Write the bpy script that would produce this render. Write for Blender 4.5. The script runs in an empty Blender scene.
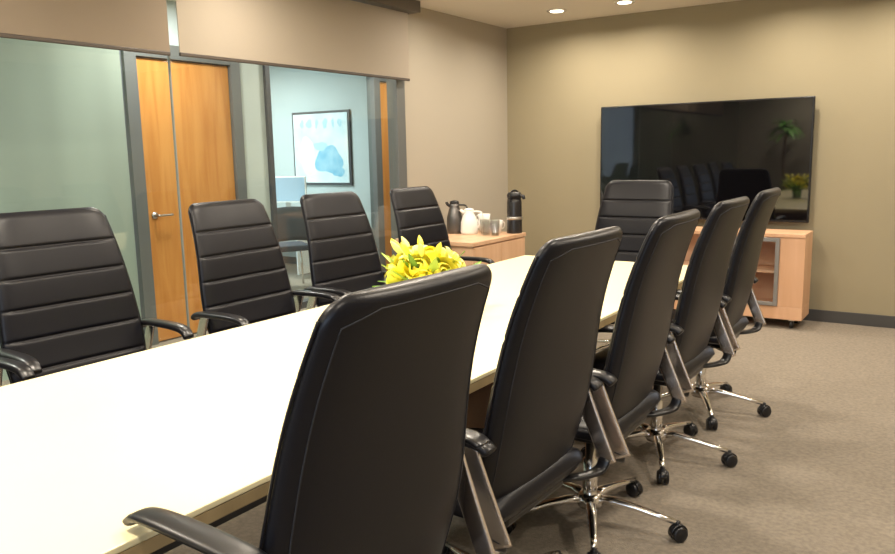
import bpy, bmesh, math, random
from mathutils import Vector, Matrix, Euler
random.seed(7)
S=bpy.context.scene
C=bpy.context.collection
S.view_settings.view_transform='Standard'

# ---------------------------------------------------------------- materials
def mat(name,col,rough=.5,metal=0,bump=0,bscale=200,var=0,vscale=5,emis=None,estr=0,ior=None,spec=None,coat=0,col2=None,detail=4):
    m=bpy.data.materials.new(name);m.use_nodes=True
    nt=m.node_tree;b=nt.nodes['Principled BSDF']
    b.inputs['Base Color'].default_value=(*col,1)
    b.inputs['Roughness'].default_value=rough
    b.inputs['Metallic'].default_value=metal
    if ior:b.inputs['IOR'].default_value=ior
    if spec is not None:b.inputs['Specular IOR Level'].default_value=spec
    if coat:b.inputs['Coat Weight'].default_value=coat
    if emis:
        b.inputs['Emission Color'].default_value=(*emis,1);b.inputs['Emission Strength'].default_value=estr
    tc=nt.nodes.new('ShaderNodeTexCoord')
    if bump:
        n=nt.nodes.new('ShaderNodeTexNoise');n.inputs['Scale'].default_value=bscale;n.inputs['Detail'].default_value=detail
        nt.links.new(tc.outputs['Object'],n.inputs['Vector'])
        bp=nt.nodes.new('ShaderNodeBump');bp.inputs['Strength'].default_value=bump;bp.inputs['Distance'].default_value=.005
        nt.links.new(n.outputs['Fac'],bp.inputs['Height']);nt.links.new(bp.outputs['Normal'],b.inputs['Normal'])
    if var or col2:
        n=nt.nodes.new('ShaderNodeTexNoise');n.inputs['Scale'].default_value=vscale;n.inputs['Detail'].default_value=6
        nt.links.new(tc.outputs['Object'],n.inputs['Vector'])
        r=nt.nodes.new('ShaderNodeValToRGB')
        r.color_ramp.elements[0].position=.3;r.color_ramp.elements[1].position=.7
        c2=col2 if col2 else tuple(c*(1-var) for c in col)
        r.color_ramp.elements[0].color=(*c2,1);r.color_ramp.elements[1].color=(*col,1)
        nt.links.new(n.outputs['Fac'],r.inputs['Fac']);nt.links.new(r.outputs['Color'],b.inputs['Base Color'])
    return m
def woodmat(name,c1,c2,rough=.4,scale=(1,1,.08),ws=6,):
    m=bpy.data.materials.new(name);m.use_nodes=True
    nt=m.node_tree;b=nt.nodes['Principled BSDF'];b.inputs['Roughness'].default_value=rough
    tc=nt.nodes.new('ShaderNodeTexCoord');mp=nt.nodes.new('ShaderNodeMapping');mp.inputs['Scale'].default_value=scale
    n=nt.nodes.new('ShaderNodeTexNoise');n.inputs['Scale'].default_value=ws;n.inputs['Detail'].default_value=8;n.inputs['Distortion'].default_value=.6
    r=nt.nodes.new('ShaderNodeValToRGB');r.color_ramp.elements[0].position=.35;r.color_ramp.elements[1].position=.65
    r.color_ramp.elements[0].color=(*c1,1);r.color_ramp.elements[1].color=(*c2,1)
    nt.links.new(tc.outputs['Object'],mp.inputs['Vector']);nt.links.new(mp.outputs['Vector'],n.inputs['Vector'])
    nt.links.new(n.outputs['Fac'],r.inputs['Fac']);nt.links.new(r.outputs['Color'],b.inputs['Base Color'])
    return m
def glassmat(name,tint=(.95,.98,.965)):
    m=bpy.data.materials.new(name);m.use_nodes=True;nt=m.node_tree
    for n in list(nt.nodes):nt.nodes.remove(n)
    o=nt.nodes.new('ShaderNodeOutputMaterial');mx=nt.nodes.new('ShaderNodeMixShader')
    t=nt.nodes.new('ShaderNodeBsdfTransparent');t.inputs['Color'].default_value=(*tint,1)
    g=nt.nodes.new('ShaderNodeBsdfGlossy');g.inputs['Roughness'].default_value=.01
    lw=nt.nodes.new('ShaderNodeLayerWeight');lw.inputs['Blend'].default_value=.5
    p=nt.nodes.new('ShaderNodeMath');p.operation='POWER';p.inputs[1].default_value=4.5
    ml=nt.nodes.new('ShaderNodeMath');ml.operation='MULTIPLY_ADD';ml.inputs[1].default_value=.8;ml.inputs[2].default_value=.045
    nt.links.new(lw.outputs['Facing'],p.inputs[0]);nt.links.new(p.outputs[0],ml.inputs[0])
    nt.links.new(ml.outputs[0],mx.inputs[0]);nt.links.new(t.outputs[0],mx.inputs[1]);nt.links.new(g.outputs[0],mx.inputs[2])
    nt.links.new(mx.outputs[0],o.inputs[0]);return m
def fabricmat(name,col,trans,sc=250,scale=(1,1,1),lo=.8):
    m=bpy.data.materials.new(name);m.use_nodes=True;nt=m.node_tree
    for n in list(nt.nodes):nt.nodes.remove(n)
    o=nt.nodes.new('ShaderNodeOutputMaterial');mx=nt.nodes.new('ShaderNodeMixShader');mx.inputs[0].default_value=trans
    d=nt.nodes.new('ShaderNodeBsdfDiffuse');t=nt.nodes.new('ShaderNodeBsdfTranslucent')
    w=nt.nodes.new('ShaderNodeTexNoise');w.inputs['Scale'].default_value=sc
    tc=nt.nodes.new('ShaderNodeTexCoord');mp=nt.nodes.new('ShaderNodeMapping');mp.inputs['Scale'].default_value=scale
    nt.links.new(tc.outputs['Object'],mp.inputs['Vector']);nt.links.new(mp.outputs['Vector'],w.inputs['Vector'])
    r=nt.nodes.new('ShaderNodeValToRGB');r.color_ramp.elements[0].color=(*[c*lo for c in col],1);r.color_ramp.elements[1].color=(*col,1)
    r.color_ramp.elements[0].position=.35;r.color_ramp.elements[1].position=.65
    nt.links.new(w.outputs['Fac'],r.inputs['Fac'])
    nt.links.new(r.outputs[0],d.inputs[0]);nt.links.new(r.outputs[0],t.inputs[0])
    nt.links.new(d.outputs[0],mx.inputs[1]);nt.links.new(t.outputs[0],mx.inputs[2]);nt.links.new(mx.outputs[0],o.inputs[0]);return m

M_back=mat('wall_olive',(.322,.277,.178),.75,bump=.15,bscale=120)
M_left=mat('wall_taupe',(.40,.358,.288),.75,bump=.15,bscale=120)
M_ceil=mat('ceiling_paint',(.76,.71,.63),.85,bump=.1,bscale=90)
M_carpet=mat('carpet',(.31,.265,.21),.95,bump=.8,bscale=160,col2=(.22,.190,.152),vscale=55)
M_base=mat('rubber_base',(.06,.058,.056),.6)
M_leather=mat('black_leather',(.006,.006,.009),.36,bump=.08,bscale=350,spec=.30)
M_thread=mat('thread',(.022,.022,.026),.7)
M_plast=mat('black_plastic',(.010,.010,.012),.30)
M_chrome=mat('chrome',(.86,.84,.81),.16,metal=1)
M_strut=mat('polished_aluminium',(.92,.83,.76),.24,metal=1)
M_table=mat('table_laminate',(.92,.82,.51),.34,var=.03,vscale=3)
M_tedge=woodmat('table_edge',(.30,.22,.11),(.42,.31,.16),.4)
M_ped=woodmat('pedestal_wood',(.20,.10,.05),(.28,.15,.075),.45,(1,1,.1))
M_maple=woodmat('maple_veneer',(.66,.38,.22),(.76,.47,.29),.4,(1,1,.1),8)
M_cred=woodmat('credenza_veneer',(.60,.36,.21),(.70,.46,.29),.4,(1,1,.1),8)
M_door=woodmat('door_veneer',(.50,.20,.045),(.60,.28,.075),.35,(3,3,.25),5)
M_frame=mat('gray_frame',(.16,.17,.17),.4,metal=.3)
M_dframe=mat('dark_frame',(.055,.06,.07),.4)
M_glass=glassmat('clear_glass')
M_frost=fabricmat('frosted_glass',(.56,.64,.56),.5,1.3,(1,1,.05),.70)
M_shade1=fabricmat('shade_brown',(.37,.305,.24),.35,400,lo=.94)
M_shade2=fabricmat('shade_tan',(.50,.44,.365),.35,400,lo=.94)
M_bar=mat('shade_bar',(.07,.055,.045),.5)
M_tv=mat('tv_screen',(.003,.003,.004),.035,ior=1.7)
M_tvb=mat('tv_bezel',(.008,.008,.009),.25)
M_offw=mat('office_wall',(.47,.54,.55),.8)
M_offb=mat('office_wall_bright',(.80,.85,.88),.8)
M_white=mat('white_ceramic',(.85,.83,.79),.2)
M_steel=mat('brushed_steel',(.55,.53,.50),.3,metal=1)
M_gray=mat('gray_door_frame',(.30,.29,.28),.35,metal=.4)
M_shelf=mat('shelf_inside',(.80,.56,.40),.6)

# ---------------------------------------------------------------- helpers
def link(o,parent=None):
    C.objects.link(o)
    if parent:o.parent=parent
    return o
def empty(name,loc=(0,0,0),rz=0):
    e=bpy.data.objects.new(name,None);e.location=loc;e.rotation_euler=(0,0,rz);e.empty_display_size=.1
    C.objects.link(e);return e
def meshobj(name,verts,faces,m,parent=None,smooth=True,loc=(0,0,0)):
    me=bpy.data.meshes.new(name);me.from_pydata([tuple(v) for v in verts],[],faces)
    bm=bmesh.new();bm.from_mesh(me);bmesh.ops.recalc_face_normals(bm,faces=bm.faces);bm.to_mesh(me);bm.free()
    if smooth:
        for p in me.polygons:p.use_smooth=True
    me.materials.append(m)
    o=bpy.data.objects.new(name,me);o.location=loc
    return link(o,parent)
def box(name,lo,hi,m,parent=None,bev=0,seg=2):
    lo=Vector(lo);hi=Vector(hi);c=(lo+hi)/2;s=hi-lo
    me=bpy.data.meshes.new(name);bm=bmesh.new();bmesh.ops.create_cube(bm,size=1)
    bmesh.ops.scale(bm,vec=s,verts=bm.verts)
    if bev:bmesh.ops.bevel(bm,geom=bm.edges[:],offset=bev,segments=seg,profile=.5,affect='EDGES')
    bm.to_mesh(me);bm.free();me.materials.append(m)
    o=bpy.data.objects.new(name,me);o.location=c
    return link(o,parent)
def loft(name,rings,m,parent=None,cap=True,smooth=True):
    n=len(rings[0]);v=[p for r in rings for p in r];f=[]
    for i in range(len(rings)-1):
        for j in range(n):
            k=(j+1)%n;f.append((i*n+j,i*n+k,(i+1)*n+k,(i+1)*n+j))
    if cap:
        f.append(tuple(range(n-1,-1,-1)));f.append(tuple((len(rings)-1)*n+j for j in range(n)))
    return meshobj(name,v,f,m,parent,smooth)
def lathe(name,prof,m,parent=None,n=28,loc=(0,0,0)):
    rings=[[(r*math.cos(2*math.pi*j/n),r*math.sin(2*math.pi*j/n),z) for j in range(n)] for r,z in prof]
    o=loft(name,rings,m,parent);o.location=loc;return o
def sweep(name,path,a,b,m,parent=None,nseg=10,side=None,power=1.0):
    P=[Vector(p) for p in path];rings=[]
    for i,p in enumerate(P):
        t=(P[min(i+1,len(P)-1)]-P[max(i-1,0)]).normalized()
        sd=Vector(side) if side else (Vector((0,0,1)) if abs(t.z)<.9 else Vector((1,0,0)))
        sd=(sd-t*sd.dot(t)).normalized();nn=t.cross(sd)
        aa=a[i] if isinstance(a,(list,tuple)) else a;bb=b[i] if isinstance(b,(list,tuple)) else b
        R=[]
        for j in range(nseg):
            th=2*math.pi*j/nseg+math.pi/nseg;c,s=math.cos(th),math.sin(th)
            c=math.copysign(abs(c)**power,c);s=math.copysign(abs(s)**power,s)
            R.append(p+sd*aa*c+nn*bb*s)
        rings.append(R)
    return loft(name,rings,m,parent)
def smoothpath(pts,n=8):
    P=[Vector(p) for p in pts];out=[]
    for i in range(len(P)-1):
        p0=P[max(i-1,0)];p1=P[i];p2=P[i+1];p3=P[min(i+2,len(P)-1)]
        for k in range(n):
            t=k/n
            out.append(.5*((2*p1)+(p2-p0)*t+(2*p0-5*p1+4*p2-p3)*t*t+(3*p1-p0-3*p2+p3)*t**3))
    out.append(P[-1]);return out

# ---------------------------------------------------------------- room shell
WX=-3.8;WY=6.76;CZ=2.577
box('floor',(-9.2,-2.75,-.1),(2.05,8.4,0),M_carpet)
box('ceiling',(-9.2,-2.75,CZ),(2.05,8.4,CZ+.1),M_ceil)
box('wall_back',(-3.92,WY,0),(2.05,WY+.12,CZ),M_back)
box('wall_left',(WX-.12,5.07,0),(WX,WY,CZ),M_left)
box('wall_right',(1.93,-2.75,0),(2.05,WY,CZ),M_left)
wf=empty('wall_front')
box('pier_a',(-9.2,-2.75,0),(-1.7,-2.63,CZ),M_left,wf);box('pier_b',(1.6,-2.75,0),(1.93,-2.63,CZ),M_left,wf)
box('sill_wall',(-1.7,-2.75,0),(1.6,-2.63,.8),M_left,wf);box('head_wall',(-1.7,-2.75,2.35),(1.6,-2.63,CZ),M_left,wf)
w=empty('window_1')
for i,x in enumerate((-1.7,-.62,.48,1.55)):box('mullion_%d'%i,(x,-2.72,.8),(x+.05,-2.66,2.35),M_dframe,w)
box('rail_low',(-1.7,-2.72,.8),(1.6,-2.66,.85),M_dframe,w);box('rail_top',(-1.7,-2.72,2.3),(1.6,-2.66,2.35),M_dframe,w)
box('baseboard_back',(-3.8,WY-.012,0),(1.93,WY,.095),M_base,bev=.003)
box('baseboard_left',(WX,5.08,0),(WX+.012,WY-.012,.095),M_base,bev=.003)
box('baseboard_right',(1.918,-2.63,0),(1.93,WY-.012,.095),M_base,bev=.003)

gw=empty('glass_wall_left')
for i,(a,b) in enumerate(((-2.6,-.9),(-.88,1.0),(1.02,2.88),(2.888,4.96))):
    box('glass_pane_%d'%i,(WX-.012,a,.03),(WX,b,CZ),M_glass,gw)
box('glass_joint',(WX-.013,2.88,.03),(WX+.001,2.888,CZ),mat('clear_sealant',(.24,.25,.23),.4),gw)
box('jamb_end',(WX-.08,4.96,0),(WX+.02,5.07,CZ),M_frame,gw,.004)
box('floor_channel',(WX-.03,-2.6,0),(WX+.02,4.96,.035),M_frame,gw)
def shade(y0,y1,z,m):
    e=empty('roller_shade')
    box('fabric',(WX+.07,y0,z),(WX+.074,y1,2.485),m,e)
    box('hem_bar',(WX+.063,y0,z-.010),(WX+.081,y1,z+.010),M_bar,e,.004)
    return e
shade(.9,2.835,1.975,M_shade1);shade(2.90,5.06,1.98,M_shade2)
shade(-1.1,.86,1.975,M_shade1)
box('shade_headbox',(WX+.01,-2.6,2.49),(WX+.15,5.13,CZ),mat('headbox',(.10,.085,.07),.5),bev=.004)

CX=-5.1
box('wall_corridor_upper',(CX-.1,-2.63,2.25),(CX,8.3,CZ),M_offw)
fg=empty('frosted_glass_wall')
for i,(a,b) in enumerate(((-2.6,-.5),(-.49,1.5),(1.51,3.46))):box('frosted_pane_%d'%i,(CX-.03,a,.0),(CX-.015,b,2.25),M_frost,fg)
def doorset(name,y0,y1,handle_at):
    e=empty(name)
    box('slab',(CX-.055,y0+.004,.01),(CX-.01,y1-.004,2.14),M_door,e,.002)
    box('jamb_l',(CX-.08,y0-.1,0),(CX+.02,y0,2.25),M_frame,e,.003)
    box('jamb_r',(CX-.08,y1,0),(CX+.02,y1+.1,2.25),M_frame,e,.003)
    box('header',(CX-.08,y0,2.145),(CX+.02,y1,2.25),M_frame,e,.003)
    hy=y0+.07 if handle_at=='l' else y1-.07;s=1 if handle_at=='l' else -1
    r=lathe('rose',[(.0,0),(.026,0),(.026,.008),(.0,.01)],M_steel,e,20);r.rotation_euler=(0,math.pi/2,0);r.location=(CX-.01,hy,.98)
    sweep('lever',smoothpath([(CX-.01,hy,.98),(CX+.045,hy,.98),(CX+.05,hy+s*.03,.98),(CX+.05,hy+s*.12,.98)],4),.009,.009,M_steel,e,8)
    return e
doorset('door_1',3.57,4.44,'l')
box('wall_corridor_panel',(CX-.08,4.545,0),(CX-.01,4.82,2.25),mat('panel_pale',(.50,.56,.52),.5))
ow=empty('window_2')
box('stile_l',(CX-.08,4.82,0),(CX+.02,4.87,2.25),M_dframe,ow);box('sill',(CX-.08,4.87,0),(CX+.02,6.28,.06),M_dframe,ow)
box('head',(CX-.08,4.87,2.2),(CX+.02,6.28,2.25),M_dframe,ow);box('pane',(CX-.035,4.87,.06),(CX-.025,6.28,2.2),M_glass,ow)
doorset('door_2',6.39,7.27,'r')
box('wall_corridor_far',(CX-.1,7.375,0),(CX-.0,8.3,2.25),M_offw)
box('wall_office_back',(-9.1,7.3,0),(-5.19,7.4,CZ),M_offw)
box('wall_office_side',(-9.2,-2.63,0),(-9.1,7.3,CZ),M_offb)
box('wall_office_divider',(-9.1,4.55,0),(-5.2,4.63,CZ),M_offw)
box('wall_corridor_end',(-5.1,8.3,0),(-3.8,8.4,CZ),M_offw)
box('wall_corridor_right',(-3.92,WY+.12,0),(-3.8,8.3,CZ),M_left)
box('baseboard_office',(-9.1,7.288,0),(-5.2,7.30,.09),M_base)

pe=empty('framed_picture')
M_pw=mat('print_paper',(.78,.82,.80),.5,col2=(.50,.68,.76),vscale=3.5);M_blue=mat('print_blue',(.16,.42,.60),.5,col2=(.35,.58,.70),vscale=8)
M_pale=mat('print_pale_blue',(.42,.64,.74),.5);M_pyel=mat('print_cream',(.85,.80,.55),.5,col2=(.75,.80,.76),vscale=6)
box('frame',(-7.23,7.27,1.04),(-6.27,7.30,1.95),M_dframe,pe,.004);box('print',(-7.20,7.262,1.07),(-6.30,7.272,1.92),M_pw,pe)
def blob(nm,cx,cz,rx,rz,m,y,seed):
    rr=random.Random(seed);n=28;ph=[rr.random()*6.28 for _ in range(4)];V=[]
    for j in range(n):
        t=2*math.pi*j/n;k=1+.14*math.sin(2*t+ph[0])+.10*math.sin(3*t+ph[1])+.07*math.sin(5*t+ph[2])
        V.append((cx+rx*k*math.cos(t),y,cz+rz*k*math.sin(t)))
    meshobj(nm,V,[tuple(range(n))],m,pe,False)
blob('print_figure',-6.62,1.35,.20,.19,M_blue,7.2605,3);blob('print_wash',-6.98,1.40,.15,.22,M_pyel,7.2608,5)
blob('print_cloud',-6.75,1.52,.10,.06,M_pale,7.2600,8);blob('print_shadow',-6.48,1.22,.10,.08,M_blue,7.2602,9)
for i,(x,wd,hh) in enumerate(((-7.05,.07,.10),(-6.93,.09,.12),(-6.80,.05,.11),(-6.66,.08,.12),(-6.53,.05,.10),(-6.42,.07,.11))):
    blob('print_stroke_%d'%i,x,1.80,wd*.5,hh*.5,M_pale,7.2603,20+i)
dk=empty('office_desk')
box('desk_top',(-7.6,6.35,.71),(-6.35,7.05,.74),M_offb,dk,.004)
box('desk_panel',(-6.38,6.38,.05),(-6.36,7.02,.71),M_offb,dk)
for i,(x,y) in enumerate(((-7.55,6.4),(-7.55,6.95),(-6.45,6.95))):box('desk_leg_%d'%i,(x,y,0),(x+.05,y+.05,.71),M_steel,dk)
cm=empty('computer_monitor',(-6.75,6.65,0),math.radians(25))
box('display',(-.24,-.015,.86),(.24,.015,1.17),M_white,cm,.006);box('screen_face',(-.225,-.018,.875),(.225,-.014,1.155),mat('screen_blue',(.35,.48,.60),.2),cm)
box('stand_neck',(-.03,.015,.76),(.03,.035,.95),M_steel,cm);box('stand_foot',(-.09,-.07,.741),(.09,.09,.752),M_steel,cm,.003)
gc=empty('guest_chair',(-6.02,5.86,0),math.radians(150))
M_dk=mat('dark_fabric',(.05,.06,.08),.8)
box('seat',(-.23,-.24,.42),(.23,.24,.48),M_dk,gc,.02,3)
sweep('backrest',smoothpath([(-.22,-.22,.70),(-.27,0,.72),(-.22,.22,.70)],6),.18,.02,M_dk,gc,12)
for i,(x,y) in enumerate(((-.2,-.22),(.2,-.22),(-.2,.22),(.2,.22))):sweep('leg_%d'%i,[(x,y,.44),(x*1.15,y*1.1,0.0)],.012,.012,M_chrome,gc,8)
for sy in (-1,1):sweep('back_post_%d'%(sy+1),[(-.2,sy*.22,.44),(-.23,sy*.22,.75)],.012,.012,M_chrome,gc,8)

# ---------------------------------------------------------------- conference table
tb=empty('conference_table')
TX0,TX1,TY0,TY1=-2.35,-1.175,-.75,4.40
box('table_top',(TX0,TY0,.728),(TX1,TY1,.742),M_table,tb,.003)
box('edge_band',(TX0+.002,TY0+.002,.698),(TX1-.002,TY1-.002,.728),M_tedge,tb,.003)
for i,y in enumerate((-.1,2.85)):
    box('pedestal_%d'%i,(-2.0,y-.2,.06),(-1.52,y+.2,.698),M_ped,tb,.01)
    box('plinth_%d'%i,(-2.06,y-.26,0),(-1.46,y+.26,.06),M_base,tb,.01)
box('stretcher',(-1.79,.1,.35),(-1.73,2.65,.60),M_base,tb,.003)

# ---------------------------------------------------------------- executive chair (shared meshes)
ZT=1.19;ZB=.46
def back_c(v):
    x=-.110-.200*v**1.2-.012*math.sin(v*math.pi*2)
    th=.042-.012*v
    hw=.272+.026*math.sin(min(1,v/.5)*math.pi/2)-.066*max(0,(v-.25)/.75)**1.15
    return x,th,hw
seams=[1.055,.94,.825,.71,.595]
ss=[math.sin(math.pi/2*(k/9)) for k in range(-9,10)]
ss=ss[1:-1]
def back_ring(v):
    z=ZB+(ZT-ZB)*v;x,th,hw=back_c(v);H=ZT-ZB
    d=min((1-v)*H,1);r=.05
    if d<r:hw=hw-r+math.sqrt(max(0,r*r-(r-d)**2))
    r2=.028
    tt=th
    if d<r2:tt=th*(.12+.88*math.sqrt(max(0,1-((r2-d)/r2)**2)))
    db=v*H
    if db<.03:tt=th*(.3+.7*math.sqrt(max(0,1-((.03-db)/.03)**2)))
    g=0
    for zs in seams:g+=.009*math.exp(-((z-zs)/.006)**2)
    R=[]
    for s in ss:
        e=math.sqrt(max(0,1-abs(s)**5))
        conc=-.016*(1-s*s)*(1 if tt==th else tt/th)
        R.append(Vector((x+tt*e+conc*.8-g*(1 if abs(s)<.9 else .3)*min(1,tt/th),s*hw,z)))
    for s in reversed(ss):
        e=math.sqrt(max(0,1-abs(s)**5))
        R.append(Vector((x-tt*e-.012*(1-s*s)*tt/th,s*hw,z)))
    return R
def make_chair_parts(root):
    H=ZT-ZB
    fixed=sorted([(zs+dz-ZB)/H for zs in seams for dz in (-.016,-.012,-.008,-.004,0,.004,.008,.012,.016)]+[1-(.05*(k/12)**2)/H for k in range(12)]+[0,.006,.014,.024,.036])
    vs=list(fixed)
    for i in range(61):
        v=i/60
        if min(abs(v-q) for q in fixed)>.006:vs.append(v)
    vs.sort()
    loft('backrest',[back_ring(v) for v in vs],M_leather,root)
    path=[]
    def pt(v,s):
        x,th,hw=back_c(v);e=math.sqrt(max(0,1-abs(s)**5));return Vector((x-th*e-.012*(1-s*s)-.0003,s*hw,ZB+H*v))
    N=30
    for i in range(N+1):path.append(pt(.03+(.90)*i/N,-.87))
    for i in range(1,12):
        s=-.87+1.74*i/12;path.append(pt(.93+.03*min(1,min(i,12-i)/2.),s))
    for i in range(N+1):path.append(pt(.93-.90*i/N,.87))
    sweep('stitch_outer',path,.0018,.0018,M_thread,root,6)
    for sgn in (-1,1):
        path=[]
        for i in range(41):
            v=.02+.93*i/40;x,th,hw=back_c(v);path.append((x,sgn*(hw+.0005),ZB+H*v))
        sweep('piping_%d'%(sgn+1),path,.003,.003,M_leather,root,6)
    rings=[]
    for i in range(33):
        u=i/32;x=-.19+.46*u
        hw=.278-.015*u;d=min(u,1-u)*.46;r=.045
        if d<r:hw=hw-r+math.sqrt(max(0,r*r-(r-d)**2))
        th=.048
        if d<.04:th=.048*(.15+.85*math.sqrt(max(0,1-((.04-d)/.04)**2)))
        zc=.455-.018*max(0,(u-.7)/.3)**2
        R=[]
        for s in ss:
            e=math.sqrt(max(0,1-abs(s)**5));R.append(Vector((x,s*hw,zc+th*e-.008*(1-s*s)*th/.048)))
        for s in reversed(ss):
            e=math.sqrt(max(0,1-abs(s)**5));R.append(Vector((x,s*hw,zc-th*.8*e)))
        rings.append(R)
    loft('seat',rings,M_leather,root)
    for sgn in (-1,1):
        nm='l' if sgn>0 else 'r'
        y=sgn*.315
        path=smoothpath([(-.205,y,.664),(-.175,y,.684),(-.08,y,.690),(.04,y,.690),(.110,y,.680),(.140,y,.652)],6)
        n=len(path);a=[.024+.006*math.sin(math.pi*min(1,i/(n-1)*1.1)) for i in range(n)];a[0]=.016;a[-1]=.022
        b=[.014]*n;b[0]=.009;b[-1]=.008
        sweep('armrest_pad_'+nm,path,a,b,M_plast,root,14,side=(0,1,0),power=.7)
        # flat polished strut sloping back and down beside the seat
        p=smoothpath([(-.135,y,.682),(-.158,y,.62),(-.195,y,.53),(-.240,y,.425)],8)
        rings=[]
        n=len(p)
        for i,q in enumerate(p):
            t=(p[min(i+1,n-1)]-p[max(i-1,0)]).normalized()
            sd=Vector((1,0,.3));sd=(sd-t*sd.dot(t)).normalized();nn=t.cross(sd)
            R=[]
            for j in range(16):
                th=2*math.pi*(j+.5)/16;c,s_=math.cos(th),math.sin(th)
                c=math.copysign(abs(c)**.35,c);s_=math.copysign(abs(s_)**.35,s_)
                R.append(q+sd*.026*c+nn*.006*s_)
            rings.append(R)
        loft('arm_strut_'+nm,rings,M_strut,root)
        sweep('arm_bracket_'+nm,smoothpath([(-.228,y,.440),(-.215,y*.93,.405),(-.17,sgn*.22,.398),(-.10,sgn*.15,.40)],5),.020,.008,M_plast,root,10,side=(1,0,0),power=.6)
    box('mechanism',(-.16,-.17,.385),(.13,.17,.42),M_plast,root,.012)
    lathe('gas_column',[(.0,.08),(.028,.08),(.028,.26),(.019,.265),(.019,.39),(0,.39)],M_chrome,root,20)
    lathe('hub',[(0,.075),(.045,.075),(.05,.10),(.04,.125),(0,.13)],M_chrome,root,20)
    for k in range(5):
        a=math.radians(43+72*k);ca,sa=math.cos(a),math.sin(a)
        path=[(r*ca,r*sa,z) for r,z in ((.02,.105),(.09,.108),(.17,.098),(.25,.082),(.315,.070))]
        sweep('base_leg_%d'%k,path,[.022,.020,.017,.014,.012],[.016,.014,.011,.009,.009],M_chrome,root,10,side=(-sa,ca,0),power=.7)
        cx,cy=.325*ca,.325*sa
        sweep('caster_stem_%d'%k,[(cx,cy,.075),(cx,cy,.04)],.008,.008,M_plast,root,8)
        wa=a+.9+k*.7;dx,dy=math.cos(wa),math.sin(wa)
        for q in (-1,1):
            o=lathe('caster_wheel_%d_%d'%(k,q+1),[(0,0),(.024,0),(.029,.004),(.029,.016),(.024,.020),(0,.020)],M_plast,root,20)
            o.rotation_euler=(Matrix.Rotation(wa,3,'Z')@Matrix.Rotation(math.pi/2,3,'Y')).to_euler()
            o.location=(cx+dx*(.004 if q>0 else -.024),cy+dy*(.004 if q>0 else -.024),.029)
        hood=[]
        for i in range(9):
            t=math.pi*i/8;hood.append((cx-dy*.031*math.cos(t),cy+dx*.031*math.cos(t),.032+.031*math.sin(t)))
        sweep('caster_hood_%d'%k,hood,.014,.003,M_plast,root,8,side=(dx,dy,0),power=.6)
proto=None
def chair(x,y,deg,s=1.0,raised=False):
    global proto
    e=empty('leather_conference_chair',(x,y,0),math.radians(deg))
    if proto is None:
        make_chair_parts(e);proto=e
    else:
        for c in list(proto.children):
            o=bpy.data.objects.new(c.name.split('.')[0],c.data);o.location=c.location;o.rotation_euler=c.rotation_euler
            link(o,e)
    if raised:   # adjustable arms set higher, clear of the table top
        for c in e.children:
            if c.name.startswith('armrest_pad'):c.scale=(1,1,.6);c.location=(-.02,0,.364)
            elif c.name.startswith('arm_strut'):c.scale=(1,1,1.11)
    e.scale=(1,1,s)
    return e
for (x,y,d,s) in ((-1.13,1.89,178,1),(-1.105,2.58,181,1),(-1.12,3.37,179,1.0),(-1.13,4.12,181,1.003)):chair(x,y,d,s)
chair(-1.085,1.085,178,1.0,True)
for (x,y,d,s) in ((-2.80,1.03,2,1),(-2.82,1.71,-3,1.012),(-2.76,2.60,1,1),(-2.76,3.34,-2,1),(-2.74,4.12,1,.997)):chair(x,y,d,s)
chair(-1.88,4.88,-90,1.003)

# ---------------------------------------------------------------- television
tv=empty('television')
box('housing',(-2.79,6.67,.80),(-1.03,6.70,1.785),M_tvb,tv,.006)
box('screen',(-2.775,6.667,.822),(-1.045,6.672,1.772),M_tv,tv)
box('rear_case',(-2.5,6.70,.95),(-1.3,6.735,1.6),M_tvb,tv,.01);box('mount_plate',(-2.2,6.735,1.1),(-1.6,6.76,1.5),M_tvb,tv)

mc=empty('media_cabinet')
X0,X1,Y0,Y1,ZL,ZH=-2.35,-.99,6.33,6.655,.075,.745
box('top',(X0,Y0-.01,ZH-.03),(X1,Y1,ZH),M_maple,mc,.004)
box('bottom',(X0,Y0,ZL),(X1,Y1,ZL+.10),M_maple,mc,.003)
box('side_r',(X1-.18,Y0,ZL+.10),(X1,Y1,ZH-.03),M_maple,mc,.003);box('side_l',(X0,Y0,ZL+.1),(X0+.18,Y1,ZH-.03),M_maple,mc,.003)
box('back',(X0+.18,Y1-.02,ZL+.1),(X1-.18,Y1,ZH-.03),M_shelf,mc)
box('shelf',(X0+.18,Y0+.03,.43),(X1-.18,Y1-.02,.45),M_shelf,mc)
box('divider',(-1.55,Y0+.02,ZL+.1),(-1.53,Y1-.02,ZH-.03),M_maple,mc)
M_frostp=glassmat('door_glass',(.90,.88,.86))
def gdoor(x0,x1,nm):
    z0,z1=ZL+.105,ZH-.035;t=.03
    box(nm+'_panel',(x0+t,Y0-.012,z0+t),(x1-t,Y0-.006,z1-t),M_frostp,mc)
    for i,(a,b,c,d) in enumerate(((x0,x0+t,z0,z1),(x1-t,x1,z0,z1),(x0+t,x1-t,z0,z0+t),(x0+t,x1-t,z1-t,z1))):
        box(nm+'_rail_%d'%i,(a,Y0-.018,c),(b,Y0,d),M_gray,mc,.002)
gdoor(-1.52,-1.17,'glass_door')
for i,(x,y) in enumerate(((X0+.08,Y0+.06),(X1-.08,Y0+.06),(X0+.08,Y1-.06),(X1-.08,Y1-.06))):
    o=lathe('caster_%d'%i,[(0,-.014),(.03,-.014),(.034,-.008),(.034,.008),(.03,.014),(0,.014)],M_plast,mc,18);o.rotation_euler=(0,math.pi/2,0);o.location=(x,y,.034)
    box('caster_plate_%d'%i,(x-.02,y-.02,.06),(x+.02,y+.02,.078),M_steel,mc)
box('media_player',(-1.80,6.40,.452),(-1.60,6.60,.49),M_plast,mc,.004)

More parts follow.
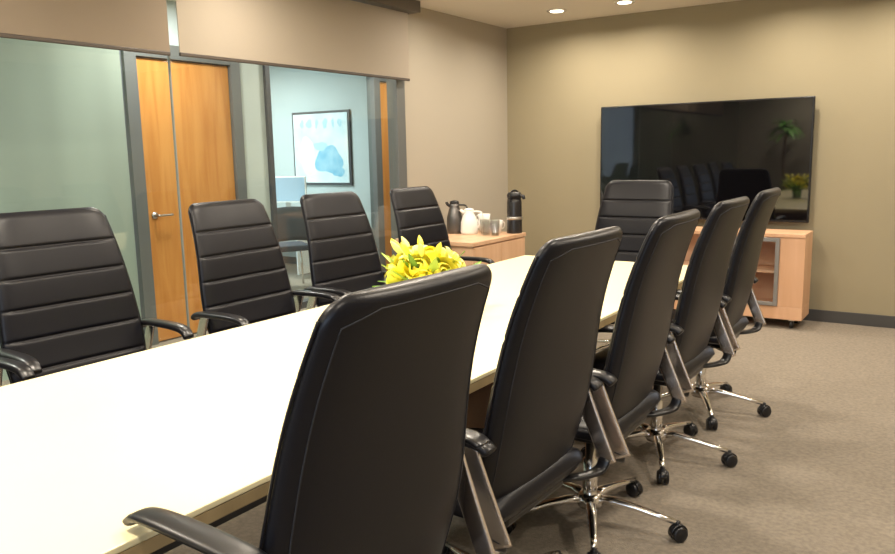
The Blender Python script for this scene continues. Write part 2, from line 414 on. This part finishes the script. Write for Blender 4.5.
cr=empty('credenza')
box('top',(-3.70,4.78,.72),(-2.98,5.60,.75),M_cred,cr,.003)
box('carcass',(-3.69,4.80,.08),(-3.0,5.59,.72),M_cred,cr,.002);box('kick',(-3.66,4.84,0),(-3.04,5.56,.08),M_base,cr)
for i in range(2):
    y=4.805+i*.392;box('door_front_%d'%i,(-3.0,y,.10),(-2.984,y+.389,.71),M_cred,cr,.001)
ap=empty('airpot_dispenser',(-3.05,5.53,.75))
lathe('body',[(0,0),(.062,0),(.064,.01),(.062,.03),(.060,.25),(.054,.285),(0,.285)],mat('airpot_black',(.02,.018,.018),.25),ap)
lathe('lid',[(0,.285),(.058,.285),(.060,.31),(.050,.33),(0,.335)],M_plast,ap);lathe('band',[(.061,.11),(.0635,.11),(.0635,.135),(.061,.135)],M_steel,ap)
sweep('spout',smoothpath([(.05,0,.30),(.080,0,.30),(.088,0,.275)],4),.014,.012,M_plast,ap,8)
sweep('carry_handle',smoothpath([(0,-.062,.26),(0,-.060,.325),(0,0,.345),(0,.060,.325),(0,.062,.26)],5),.008,.006,M_plast,ap,8)
def jug(name,loc,h,r,m,ml,rz=-40):
    e=empty(name,loc,math.radians(rz))
    lathe('body',[(0,0),(r,0),(r*1.04,h*.1),(r,h*.45),(r*.72,h*.72),(r*.55,h*.82),(r*.6,h*.9),(0,h*.9)],m,e)
    lathe('lid',[(0,h*.89),(r*.6,h*.89),(r*.55,h*.97),(r*.2,h),(0,h)],ml,e)
    sweep('handle',smoothpath([(-r*.5,0,h*.86),(-r*1.45,0,h*.82),(-r*1.6,0,h*.55),(-r*1.0,0,h*.22)],6),.008,.007,ml,e,8)
    sweep('spout',smoothpath([(r*.4,0,h*.8),(r*.85,0,h*.88),(r*1.0,0,h*.95)],4),.013,.010,ml,e,8)
jug('thermal_carafe',(-3.50,5.33,.75),.27,.066,mat('dark_steel',(.16,.15,.145),.3,metal=.9),M_plast,215)
jug('cream_pitcher',(-3.36,5.33,.75),.21,.068,M_white,M_white,215)
def cup(loc,s=1,rz=0):
    e=empty('coffee_cup',loc,rz)
    lathe('bowl',[(0,0),(.026*s,0),(.036*s,.03*s),(.042*s,.08*s),(.039*s,.08*s),(.033*s,.03*s),(.022*s,.008),(0,.008)],M_white,e,20)
    sweep('handle',smoothpath([(.038*s,0,.068*s),(.066*s,0,.062*s),(.062*s,0,.03*s),(.034*s,0,.022*s)],4),.005,.004,M_white,e,8)
for i,(x,y,z) in enumerate(((-3.32,5.50,.75),(-3.20,5.50,.75),(-3.45,5.52,.75),(-3.32,5.50,.80))):cup((x,y,z),1.25,i*.9+.3)
M_tum=glassmat('tumbler_glass',(.86,.87,.86))
for i,(x,y) in enumerate(((-3.22,5.34),(-3.14,5.37),(-3.08,5.27),(-3.16,5.27))):
    e=empty('drinking_glass',(x,y,.75))
    lathe('tumbler',[(0,0),(.030,0),(.038,.12),(.036,.12),(.028,.008),(0,.008)],M_tum,e,20)

# ---------------------------------------------------------------- flowers
fl=empty('flower_arrangement',(-1.82,2.56,.742))
M_yel=mat('petal_yellow',(.95,.80,.02),.5,col2=(.92,.86,.12),vscale=20);M_yg=mat('petal_pale_yellow',(.90,.88,.25),.5)
M_leaf=mat('leaf_green',(.10,.26,.03),.45,col2=(.20,.38,.05),vscale=15);M_leafl=mat('leaf_lime',(.38,.55,.08),.45)
lathe('vase',[(0,0),(.05,0),(.06,.02),(.062,.10),(.055,.14),(.05,.14),(.055,.1),(.05,.02),(0,.015)],M_glass,fl)
lathe('vase_wrap',[(0,.01),(.045,.01),(.05,.03),(.05,.12),(0,.13)],M_leaf,fl,16)
def petal_patch(c,ax,r,phi,span,t0,t1,flare):
    ax=ax.normalized();q=ax.to_track_quat('Z','Y');V=[];F=[];n=5
    for i in range(n+1):
        t=i/n;th=t0+(t1-t0)*t
        for j in range(n+1):
            s=j/n*2-1;p=phi+s*span/2*(math.sin(math.pi*(.18+.66*t)))
            rr=r*(1+flare*t**3);edge=1-.18*s*s*t
            v=Vector((rr*math.sin(th)*math.cos(p),rr*math.sin(th)*math.sin(p),-rr*math.cos(th)*edge))
            V.append(c+q@v)
    for i in range(n):
        for j in range(n):
            a=i*(n+1)+j;F.append((a,a+1,a+n+2,a+n+1))
    return V,F
def rose(nm,c,ax,r,m):
    V=[];F=[]
    for L,(k,sc,t1,fl_) in enumerate(((3,.48,2.75,0),(3,.75,2.45,.02),(5,1.0,2.1,.16))):
        for i in range(k):
            v,f=petal_patch(Vector(c),Vector(ax),r*sc,2*math.pi*i/k+L*.6,2*math.pi/k*1.6,.25,t1,fl_)
            b=len(V);V+=v;F+=[tuple(b+q for q in ff) for ff in f]
    meshobj(nm,V,F,m,fl)
def leaf(nm,p0,d,L,w,m,par,droop=.3):
    d=Vector(d).normalized();sd=d.cross(Vector((0,0,1)));sd=sd.normalized() if sd.length>.01 else Vector((1,0,0))
    up=sd.cross(d);V=[];F=[];n=9
    for i in range(n+1):
        t=i/n;c=Vector(p0)+d*L*t-Vector((0,0,1))*droop*L*t*t;ww=w*math.sin(math.pi*min(1,t*.93+.05))**.8
        for s in (-1,0,1):V.append(c+sd*ww*s+up*(.15*w*abs(s)))
    for i in range(n):
        for j in range(2):a=i*3+j;F.append((a,a+1,a+4,a+3))
    meshobj(nm,V,F,m,par)
def lily(nm,c,ax,r,m):
    """open six-petalled bloom with recurved pointed petals"""
    c=Vector(c);q=Vector(ax).normalized().to_track_quat('Z','Y');V=[];F=[];n=8
    for k in range(6):
        ph=k*math.pi/3;b=len(V);w=.30*r if k%2 else .24*r
        for i in range(n+1):
            t=i/n;rad=r*(.10+.95*t**1.3);z=r*(.85*math.sin(t*2.0))-r*.3
            ww=w*math.sin(math.pi*min(1,.08+.90*t))**.75
            for s in (-1,0,1):
                v=Vector((rad*math.cos(ph)-s*ww*math.sin(ph),rad*math.sin(ph)+s*ww*math.cos(ph),z+abs(s)*.12*w))
                V.append(c+q@v)
        for i in range(n):
            for j in range(2):a=b+i*3+j;F.append((a,a+1,a+4,a+3))
    meshobj(nm,V,F,m,fl)
    for k in range(5):
        t=k*1.257;d=q@Vector((math.cos(t)*.3,math.sin(t)*.3,1)).normalized()
        sweep(nm+'_stamen_%d'%k,[tuple(c-d*r*.2),tuple(c+d*r*.7)],.0018,.0018,M_leafl,fl,5)
dirs=[(.1,-.1,1,.050,0),(.6,.2,.75,.060,1),(-.6,.2,.7,.060,1),(.25,-.75,.6,.056,0),(-.45,-.65,.6,.052,0),(.2,.7,.7,.05,0),(.85,-.45,.45,.056,0),(-.9,-.2,.4,.062,1),(.7,.55,.5,.05,0),(-.75,-.6,.15,.048,0),(.5,-.9,.1,.048,0),(-.1,-.45,.95,.062,1),(.95,.1,.2,.055,1)]
for i,(x,y,z,r,k) in enumerate(dirs):
    d=Vector((x,y,z)).normalized();c=Vector((d.x*.14,d.y*.14,.150+d.z*.10))
    (lily if k else rose)(('lily_%d' if k else 'rose_%d')%i,c,d,r,M_yg if k else M_yel)
    sweep('stem_%d'%i,[(0,0,.05),tuple(c-d*.02)],.003,.003,M_leaf,fl,6)
for i in range(32):
    a=i*2.399;e=.05+.95*random.random();d=(math.cos(a)*(1.1-e*.6),math.sin(a)*(1.1-e*.6),e)
    leaf('leaf_%d'%i,(math.cos(a)*.04,math.sin(a)*.04,.11),d,.17+.07*random.random(),.018+.010*random.random(),M_leaf if i%2 else M_leafl,fl,.2*random.random())
for i in range(7):
    a=i*.55+2.4;d=Vector((math.cos(a)*.65,math.sin(a)*.65,.8)).normalized();p=Vector((0,0,.13))+d*.165
    sweep('lily_bud_%d'%i,[tuple(p+d*t*.075) for t in (0,.25,.5,.75,1)],[.004,.012,.014,.010,.002],[.004,.012,.014,.010,.002],M_yg if i%2 else M_yel,fl,10)
    sweep('bud_stem_%d'%i,[(0,0,.08),tuple(p)],.0025,.0025,M_leafl,fl,6)

pp=empty('potted_plant',(-2.85,-2.1,0))
lathe('pot',[(0,0),(.13,0),(.16,.30),(.17,.34),(.15,.34),(.14,.30),(0,.29)],M_white,pp)
sweep('trunk',smoothpath([(0,0,.28),(.02,.01,.7),(-.02,0,1.1),(.01,0,1.7)],5),.018,.018,M_ped,pp,8)
M_leafp=mat('plant_green',(.20,.48,.10),.45)
for i in range(44):
    a=i*2.399;e=-.1+1.2*random.random();leaf('leaf_%d'%i,(0,0,1.62+.18*random.random()),(math.cos(a),math.sin(a),e),.30+.12*random.random(),.036,M_leafp,pp,.5)

# ---------------------------------------------------------------- ceiling fixtures and light
M_em=mat('lamp_lens',(.9,.85,.7),.5,emis=(1,.85,.62),estr=8)
def downlight(x,y,power,size=.14,spot=None,col=(1,.885,.735)):
    e=empty('recessed_ceiling_light',(x,y,0))
    lathe('trim_ring',[(.055,CZ-.001),(.085,CZ-.001),(.083,CZ-.008),(.058,CZ-.006)],M_white,e,24)
    lathe('lens',[(0,CZ-.001),(.056,CZ-.001),(.054,CZ-.010),(0,CZ-.010)],M_em,e,24)
    l=bpy.data.lights.new('lamp','AREA');l.shape='DISK';l.size=size;l.energy=power;l.color=col
    if spot:l.spread=math.radians(spot)
    o=bpy.data.objects.new('lamp',l);o.location=(0,0,CZ-.014);link(o,e)
for x in (-3.0,-2.4,-1.2,-.4,.6):downlight(x,6.2,13,.12,spot=160)
for x,y,p in ((-1.9,.4,31),(-1.9,1.7,30),(-1.8,3.0,29),(-1.8,4.4,25),(-3.2,1.2,18),(-3.2,3.2,18),(-.2,2.2,23),(-.2,4.3,23),(.9,3.2,23),(-.1,.3,17),(-3.1,5.2,15),(-2.5,-1.9,34)):  # last one is added out of view to brighten the plant's reflection in the TV
    downlight(x,y,p,.2,spot=170)
for y,p in ((1.5,36),(3.6,37),(5.8,42)):downlight(-4.5,y,p,.3,col=(1,.95,.88))
def ceil_panel(x,y,p,sx,sy,col):
    e=empty('ceiling_panel_light',(x,y,0))
    box('housing',(-sx/2-.02,-sy/2-.02,CZ-.02),(sx/2+.02,sy/2+.02,CZ),M_white,e)
    l=bpy.data.lights.new('lamp','AREA');l.shape='RECTANGLE';l.size=sx;l.size_y=sy;l.energy=p;l.color=col
    o=bpy.data.objects.new('lamp',l);o.location=(0,0,CZ-.024);link(o,e)
ceil_panel(-7.2,5.7,115,.6,1.2,(.95,.98,1));ceil_panel(-7,2.0,125,.6,1.2,(.97,.98,1))  # second panel is an added, unseen lamp that brightens the frosted panes from behind
W=bpy.data.worlds.new('World');S.world=W;W.use_nodes=True
W.node_tree.nodes['Background'].inputs[0].default_value=(.66,.80,1,1);W.node_tree.nodes['Background'].inputs[1].default_value=4.5

# ---------------------------------------------------------------- camera
f=774.0;pit,rol,yaw=map(math.radians,(9.06,-1.14,33.91))
fw=Vector((-math.sin(yaw)*math.cos(pit),math.cos(yaw)*math.cos(pit),-math.sin(pit)))
r0=Vector((math.cos(yaw),math.sin(yaw),0));u0=r0.cross(fw)
r=r0*math.cos(rol)+u0*math.sin(rol);u=-r0*math.sin(rol)+u0*math.cos(rol)
cd=bpy.data.cameras.new('camera');cd.sensor_fit='HORIZONTAL';cd.sensor_width=36;cd.lens=36*f/895;cd.clip_start=.02
co=bpy.data.objects.new('camera',cd);C.objects.link(co)
co.matrix_world=Matrix(((r.x,u.x,-fw.x,0),(r.y,u.y,-fw.y,0),(r.z,u.z,-fw.z,1.4),(0,0,0,1)))
S.camera=co
